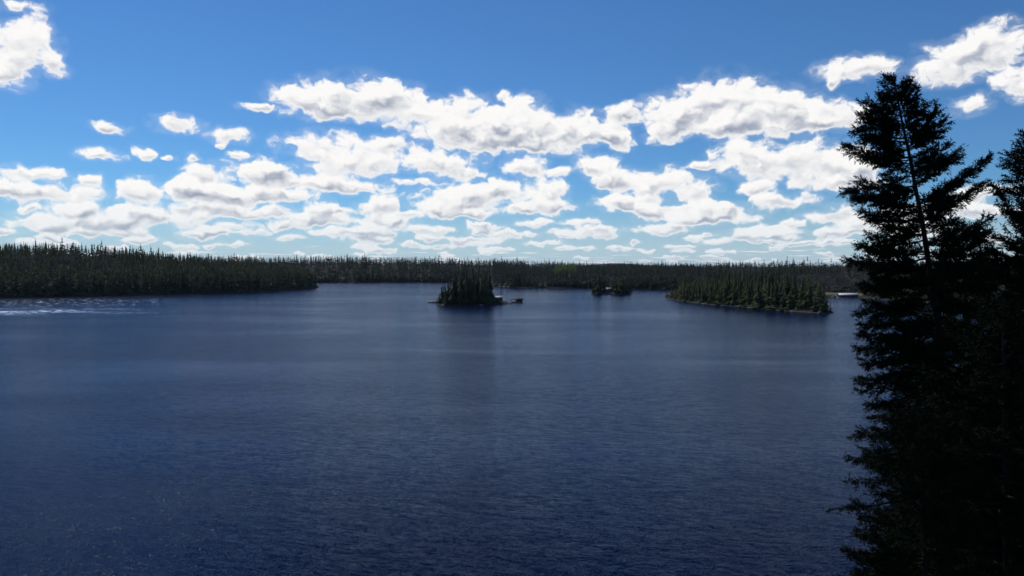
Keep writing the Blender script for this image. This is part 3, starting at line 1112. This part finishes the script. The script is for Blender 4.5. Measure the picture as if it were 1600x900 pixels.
B_LIMBS = [(1624, 262, 1590, 222, .0, .16), (1624, 268, 1568, 240, .1, .2), (1625, 285, 1572, 252, -.2, .2), (1625, 300, 1566, 276, .0, .16),
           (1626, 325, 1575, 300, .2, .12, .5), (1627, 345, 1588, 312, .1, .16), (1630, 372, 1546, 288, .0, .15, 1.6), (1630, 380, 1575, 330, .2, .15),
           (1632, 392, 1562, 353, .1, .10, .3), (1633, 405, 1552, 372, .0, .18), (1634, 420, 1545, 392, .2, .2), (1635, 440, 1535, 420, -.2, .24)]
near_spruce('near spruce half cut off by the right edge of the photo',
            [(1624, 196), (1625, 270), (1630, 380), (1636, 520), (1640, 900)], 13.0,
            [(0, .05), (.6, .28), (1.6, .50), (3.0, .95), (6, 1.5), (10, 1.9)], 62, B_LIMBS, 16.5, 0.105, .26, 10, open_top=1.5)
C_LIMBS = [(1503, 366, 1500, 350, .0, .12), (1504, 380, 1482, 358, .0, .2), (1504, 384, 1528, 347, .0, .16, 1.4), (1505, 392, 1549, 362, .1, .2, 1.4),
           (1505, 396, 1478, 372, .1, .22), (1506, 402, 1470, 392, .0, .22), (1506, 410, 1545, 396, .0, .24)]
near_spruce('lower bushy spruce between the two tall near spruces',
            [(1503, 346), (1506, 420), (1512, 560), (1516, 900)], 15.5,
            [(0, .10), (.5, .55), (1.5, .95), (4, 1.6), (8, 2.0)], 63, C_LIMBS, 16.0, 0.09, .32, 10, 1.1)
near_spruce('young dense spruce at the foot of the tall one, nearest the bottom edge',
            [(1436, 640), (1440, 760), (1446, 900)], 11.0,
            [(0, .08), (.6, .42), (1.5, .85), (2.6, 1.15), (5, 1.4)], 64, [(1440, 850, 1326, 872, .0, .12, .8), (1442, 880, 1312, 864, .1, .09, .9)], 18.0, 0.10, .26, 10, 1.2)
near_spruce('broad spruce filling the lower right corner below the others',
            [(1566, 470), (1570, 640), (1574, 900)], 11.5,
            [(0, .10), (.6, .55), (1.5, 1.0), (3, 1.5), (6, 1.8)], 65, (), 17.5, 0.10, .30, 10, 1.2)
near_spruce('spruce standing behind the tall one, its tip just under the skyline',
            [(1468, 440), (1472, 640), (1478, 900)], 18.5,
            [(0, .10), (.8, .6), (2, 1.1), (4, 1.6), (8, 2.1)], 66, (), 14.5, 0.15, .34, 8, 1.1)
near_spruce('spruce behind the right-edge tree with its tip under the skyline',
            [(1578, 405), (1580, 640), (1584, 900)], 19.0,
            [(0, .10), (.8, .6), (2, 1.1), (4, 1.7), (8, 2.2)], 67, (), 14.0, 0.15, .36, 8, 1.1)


# ------------------------------------------------------------------ sheds, boathouses, docks and boats
def plain(name, c, rough=0.7, scale=2.0, d=0.25):
    return make_mat(name, vary(tuple(x * (1 - d) for x in c), tuple(min(1, x * (1 + d)) for x in c), scale), rough, 0.3)


M['red_wall'] = plain('red_wall', (0.16, 0.055, 0.045))
M['brown_wall'] = plain('brown_wall', (0.085, 0.060, 0.045))
M['dark_wall'] = plain('dark_wall', (0.035, 0.032, 0.034))
M['pale_roof'] = plain('pale_roof', (0.42, 0.41, 0.42), 0.6, 1.0, .08)
M['white_roof'] = plain('white_roof', (0.62, 0.62, 0.64), 0.4, 1.0, .05)
M['dark_roof'] = plain('dark_roof', (0.030, 0.030, 0.036), 0.7)
M['deck'] = plain('deck', (0.28, 0.25, 0.22))
M['glass'] = plain('window_glass', (0.02, 0.025, 0.03), 0.1)
M['hull_white'] = plain('hull_white', (0.55, 0.55, 0.57), 0.3, 1, .04)
M['grass'] = plain('grass', (0.15, 0.135, 0.055), 0.9, .5, .35)
M['stone'] = plain('stone', (0.20, 0.185, 0.165), 0.9, 1.2, .3)


def gable(parent, w, d, z0, rise, over, mat, name='roof', thick=.14):
    """two sloping roof slabs, ridge along X"""
    hw, hd = w / 2 + over, d / 2 + over
    V = []
    for s in (-1, 1):
        V += [(-hw, s * hd, z0 - over * rise / (d / 2)), (hw, s * hd, z0 - over * rise / (d / 2)), (hw, 0, z0 + rise), (-hw, 0, z0 + rise)]
    V = np.array(V, float)
    V = np.concatenate([V, V + [0, 0, thick]])
    F = []
    for o in (0, 4):
        a = [o, o + 1, o + 2, o + 3]
        b = [i + 8 for i in a]
        F += [a[::-1], b]
        for i in range(4):
            j = (i + 1) % 4
            F.append([a[i], a[j], b[j], b[i]])
    return MB().raw(V, np.array(F)).build(name, mat, parent)


def house(name, label, cat, x, y, z, rz, w, d, h, rise, wall, roof, windows=2, over=.35):
    r = empty(name, (x, y, z), rz)
    m = MB().box((0, 0, h / 2 - .4), (w, d, h + .8))
    for s in (-1, 1):
        m.raw([(s * w / 2, -d / 2, h), (s * w / 2, d / 2, h), (s * w / 2, 0, h + rise)], [(0, 1, 2)])
    m.build('wall', wall, r)
    gable(r, w, d, h, rise, over, roof)
    for i in range(windows):
        wx = (i + .5) / windows * w - w / 2
        f = MB().box((wx - .1, -d / 2 - .02, h * .55), (.9, .06, .9)).build('window', M['hull_white'], r)
        MB().box((wx - .1, -d / 2 - .06, h * .55), (.72, .04, .72)).build('pane', M['glass'], f)
    dr = MB().box((w / 2 - .65, -d / 2 - .02, .95), (.85, .06, 1.9)).build('door', M['dark_wall'], r)
    MB().box((w / 2 - .95, -d / 2 - .08, .95), (.06, .06, .14)).build('handle', M['hull_white'], dr)
    tag(r, label, cat)
    return r


def gz_at(x, y):
    return float(ground([(x, y)])[0])


# red shed on the right end of the near island, with its little dock
sx, sy = -9.0, 497.0
house('shed', 'small red-brown shed with pale metal roof on the end of the wooded island', 'shed', sx, sy, gz_at(sx, sy) + .1, R(8), 4.6, 3.8, 2.2, 1.0,
      M['red_wall'], M['pale_roof'], 1)


def dock(label, x, y, rz, length, wide, posts=3):
    r = empty('dock', (x, y, 0), rz)
    m = MB()
    n = int(length / .32)
    for i in range(n):
        m.box(((i + .5) * length / n, 0, .42 + .006 * (i % 3)), (length / n - .03, wide, .06))
    m.build('deck', M['deck'], r)
    b = MB()
    for s in (-1, 1):
        b.box((length / 2, s * wide * .38, .32), (length, .12, .14))
    b.build('beam', M['deck'], r)
    for i in range(posts):
        for s in (-1, 1):
            MB().tube([((i + .5) * length / posts, s * wide * .44, -1.5), ((i + .5) * length / posts, s * wide * .44, .8)], [.09, .08]).build('post', M['brown_wall'], r)
    return tag(r, label, 'dock')


dock('short plank dock beside the red shed', -5.2, 494.0, R(-12), 5.2, 1.6)
dock('narrow gangway running from the shed island to the floating boathouse', -4.4, 505.0, R(38), 9.0, .9)

# floating boathouse with open sides
r = empty('floating_boathouse', (3.4, 514.0, 0), R(4))
MB().box((0, 0, .25), (8.2, 6.0, .5)).build('float', M['deck'], r)
for i, px_ in enumerate((-3.6, -1.2, 1.2, 3.6)):
    for s in (-1, 1):
        MB().box((px_, s * 2.6, 1.35), (.16, .16, 1.75)).build('post', M['brown_wall'], r)
MB().box((1.6, 2.45, 1.3), (4.0, .1, 1.6)).build('back_wall', M['dark_wall'], r)
MB().box((2.6, -2.4, 1.15), (2.1, .1, 1.3)).build('front_wall', M['dark_wall'], r)
gable(r, 8.0, 5.6, 2.15, .95, .45, M['dark_roof'])
tag(r, 'dark-roofed floating boathouse with open sides beside the shed island', 'boathouse')

# cabin on the islet
cx_, cy_ = 90.5, 683.0
house('cabin', 'pale-roofed cabin among spruces on the farther islet', 'cabin', cx_, cy_, gz_at(cx_, cy_) + .1, R(-12), 4.6, 4.0, 2.1, 1.0, M['brown_wall'], M['deck'], 2)
house('outhouse', 'tiny pale-roofed outhouse left of the islet cabin', 'shed', 84.0, 684.0, gz_at(84, 684) + .1, R(10), 1.8, 1.8, 1.9, .6, M['brown_wall'], M['pale_roof'], 0)

# white-roofed boathouse on the right shore
p = on_water(1326, 465.3)
bz = empty('boathouse', (p.x, p.y + 2, 0), R(-6))
MB().box((0, 0, .2), (15.2, 7.6, .5)).build('float', M['deck'], bz)
MB().box((0, .2, 1.35), (14.2, 6.4, 1.8)).build('wall', M['dark_wall'], bz)
for i in range(4):
    MB().box((-5.4 + i * 3.6, -3.03, 1.25), (2.5, .08, 1.5)).build('door', M['brown_wall'], bz)
gable(bz, 14.4, 6.8, 2.35, 1.25, .5, M['white_roof'])
tag(bz, 'long boathouse with bright white roof on the right shore', 'boathouse')


def boat(label, x, y, rz, L=6.0, group=None, top=True, z=0.0):
    r = empty('motor_boat', (x, y, z), rz)
    n, V, F = 9, [], []
    for i in range(n):
        t = i / (n - 1)
        w = 1.05 * (1 - max(0, (t - .45) / .55) ** 2.2) + .02
        for (f, hz) in ((0, -.25), (.75, .05), (1, .75 + .25 * t)):
            for s in ((1, -1) if f else (1,)):
                V.append((t * L - L / 2, s * w * f, hz))
    for i in range(n - 1):
        a, b = i * 5, (i + 1) * 5
        F += [(a, b, b + 1, a + 1), (a + 1, b + 1, b + 3, a + 3), (a, a + 2, b + 2, b), (a + 2, a + 4, b + 4, b + 2), (a + 3, b + 3, b + 4, a + 4)]
    F.append((0, 1, 3, 3))
    m = MB().raw(V, np.array(F[:-1]))
    m.build('hull', M['hull_white'], r)
    MB().box((-L / 2 + .05, 0, .4), (.1, 1.9, .8)).build('transom', M['hull_white'], r)
    if top:
        for sx_ in (-.9, .9):
            for s in (-1, 1):
                MB().box((sx_, s * .85, 1.35), (.06, .06, 1.2)).build('post', M['dark_wall'], r)
        MB().box((0, 0, 2.0), (2.4, 2.0, .10)).build('canopy', M['hull_white'], r)
    MB().box((-L / 2 - .2, 0, .45), (.35, .45, .9)).build('outboard_motor', M['dark_wall'], r)
    return tag(r, label, 'boat', group)


p = on_water(1309.5, 464.4)
boat('white open boat drawn up left of the white-roofed boathouse', p.x, p.y + 3, R(20), 5.5, None, False, .3)

# far landing with moored boats left of centre
p = on_water(779, 448.6)
dock('far plank dock with white boats behind the shed island', p.x - 1, p.y - 4, R(-3), 24.0, 2.2, 6)
for i, dx_ in enumerate((1.5, 7.0, 12.5, 20.0)):
    boat(('leftmost', 'second from left', 'third from left', 'rightmost')[i] + ' of the white boats moored at the far dock',
         p.x + dx_, p.y - 8 + .8 * (i % 2), R(80 + 9 * i), 5.5 + .5 * (i % 2), 'boats at the far dock', i != 2)
p = on_water(660, 441.1)
house('cabin', 'tiny pale cabin at the waterline of the far shore, left of the shed island', 'cabin', p.x, p.y + 7, .6, R(3), 6.5, 5, 2.3, 1.4, M['brown_wall'], M['pale_roof'], 2)
x_, y_ = 86.0, 875.0
house('cabin', 'tiny cabin on the wooded far shore just left of the cabin islet', 'cabin', x_, y_, gz_at(x_, y_) + .1, R(-8), 5.5, 4.5, 2.3, 1.3, M['brown_wall'], M['pale_roof'], 1)

# mown clearing behind the boathouse
G = []
gx = np.linspace(1248, 1348, 46)
gd = np.linspace(585, 668, 34)
V = []
for d_ in gd:
    for c_ in gx:
        x_ = (c_ - 800) / FPX * d_
        V.append((x_, d_))
V = np.array(V)
zz_ = ground(V)
sd_ = poly_sd(V, LANDS[1][0])
ok_ = (sd_ > 1.2) & (sd_ < 15 + 8 * vnoise(V, 14, 9))
F = []
for i in range(len(gd) - 1):
    for j in range(len(gx) - 1):
        a = i * len(gx) + j
        f = (a, a + 1, a + 1 + len(gx), a + len(gx))
        if all(ok_[k] for k in f):
            F.append(f)
tag(obj('grass_clearing', mesh_np('grass_clearing', np.column_stack([V, zz_ + .12]), np.array(F), M['grass'])), kind='structure')


def boulder(label, x, y, s, seed, z=0.0):
    q = np.random.default_rng(seed)
    V, F = [], []
    nu, nv = 12, 7
    for i in range(nv):
        th = math.pi * i / (nv - 1)
        for j in range(nu):
            ph = 2 * math.pi * j / nu
            k = 1 + .16 * math.sin(3 * ph + seed) * math.sin(th) + q.uniform(-.08, .08)
            V.append((k * math.sin(th) * math.cos(ph) * s, k * math.sin(th) * math.sin(ph) * s * .7, k * math.cos(th) * s * .34))
    for i in range(nv - 1):
        for j in range(nu):
            j2 = (j + 1) % nu
            F.append((i * nu + j, (i + 1) * nu + j, (i + 1) * nu + j2, i * nu + j2))
    o = obj('boulder', mesh_np('boulder', V, np.array(F), M['stone'], False), None, (x, y, z))
    return tag(o, label, 'rock')


# thin summer air between here and the far hills
HB = (-14500, -8500, -12, 14500, 16000, 95)
hv = np.array([[x, y, z] for x in (HB[0], HB[3]) for y in (HB[1], HB[4]) for z in (HB[2], HB[5])], float)
hf = np.array([[0, 1, 3, 2], [4, 6, 7, 5], [0, 4, 5, 1], [2, 3, 7, 6], [0, 2, 6, 4], [1, 5, 7, 3]])
hm = bpy.data.materials.new('haze')
hm.use_nodes = True
hm.node_tree.nodes.clear()
pv = hm.node_tree.nodes.new('ShaderNodeVolumePrincipled')
pv.inputs['Color'].default_value = (0.62, 0.76, 0.95, 1)
pv.inputs['Density'].default_value = 0.000022
pv.inputs['Anisotropy'].default_value = 0.2
ho = hm.node_tree.nodes.new('ShaderNodeOutputMaterial')
hm.node_tree.links.new(pv.outputs[0], ho.inputs['Volume'])
tag(obj('haze', mesh_np('haze', hv, hf, hm)), 'thin pale blue air over the lake and hills', 'haze', kind='stuff')

boulder('low flat rock in the water off the left end of the shed island', -55.0, 512.0, 4.2, 5)
for poly, n_, nm in ((LANDS[2][0], 9, 'the red shed island'), (LANDS[3][0], 7, 'the cabin islet'), (ISL3, 14, 'the long right island')):
    A_ = np.array(poly)
    front = A_[A_[:, 1] < A_[:, 1].mean() + 60]
    for i in range(n_):
        j = random.randrange(len(A_))
        a_, b_ = A_[j], A_[(j + 1) % len(A_)]
        p_ = a_ + (b_ - a_) * random.random()
        o = boulder('grey stone at the waterline of ' + nm, float(p_[0]), float(p_[1]), random.uniform(.6, 1.7), 40 + i, .05)
        o['group'] = 'stones round ' + nm
        o.rotation_euler[2] = random.uniform(0, 3)
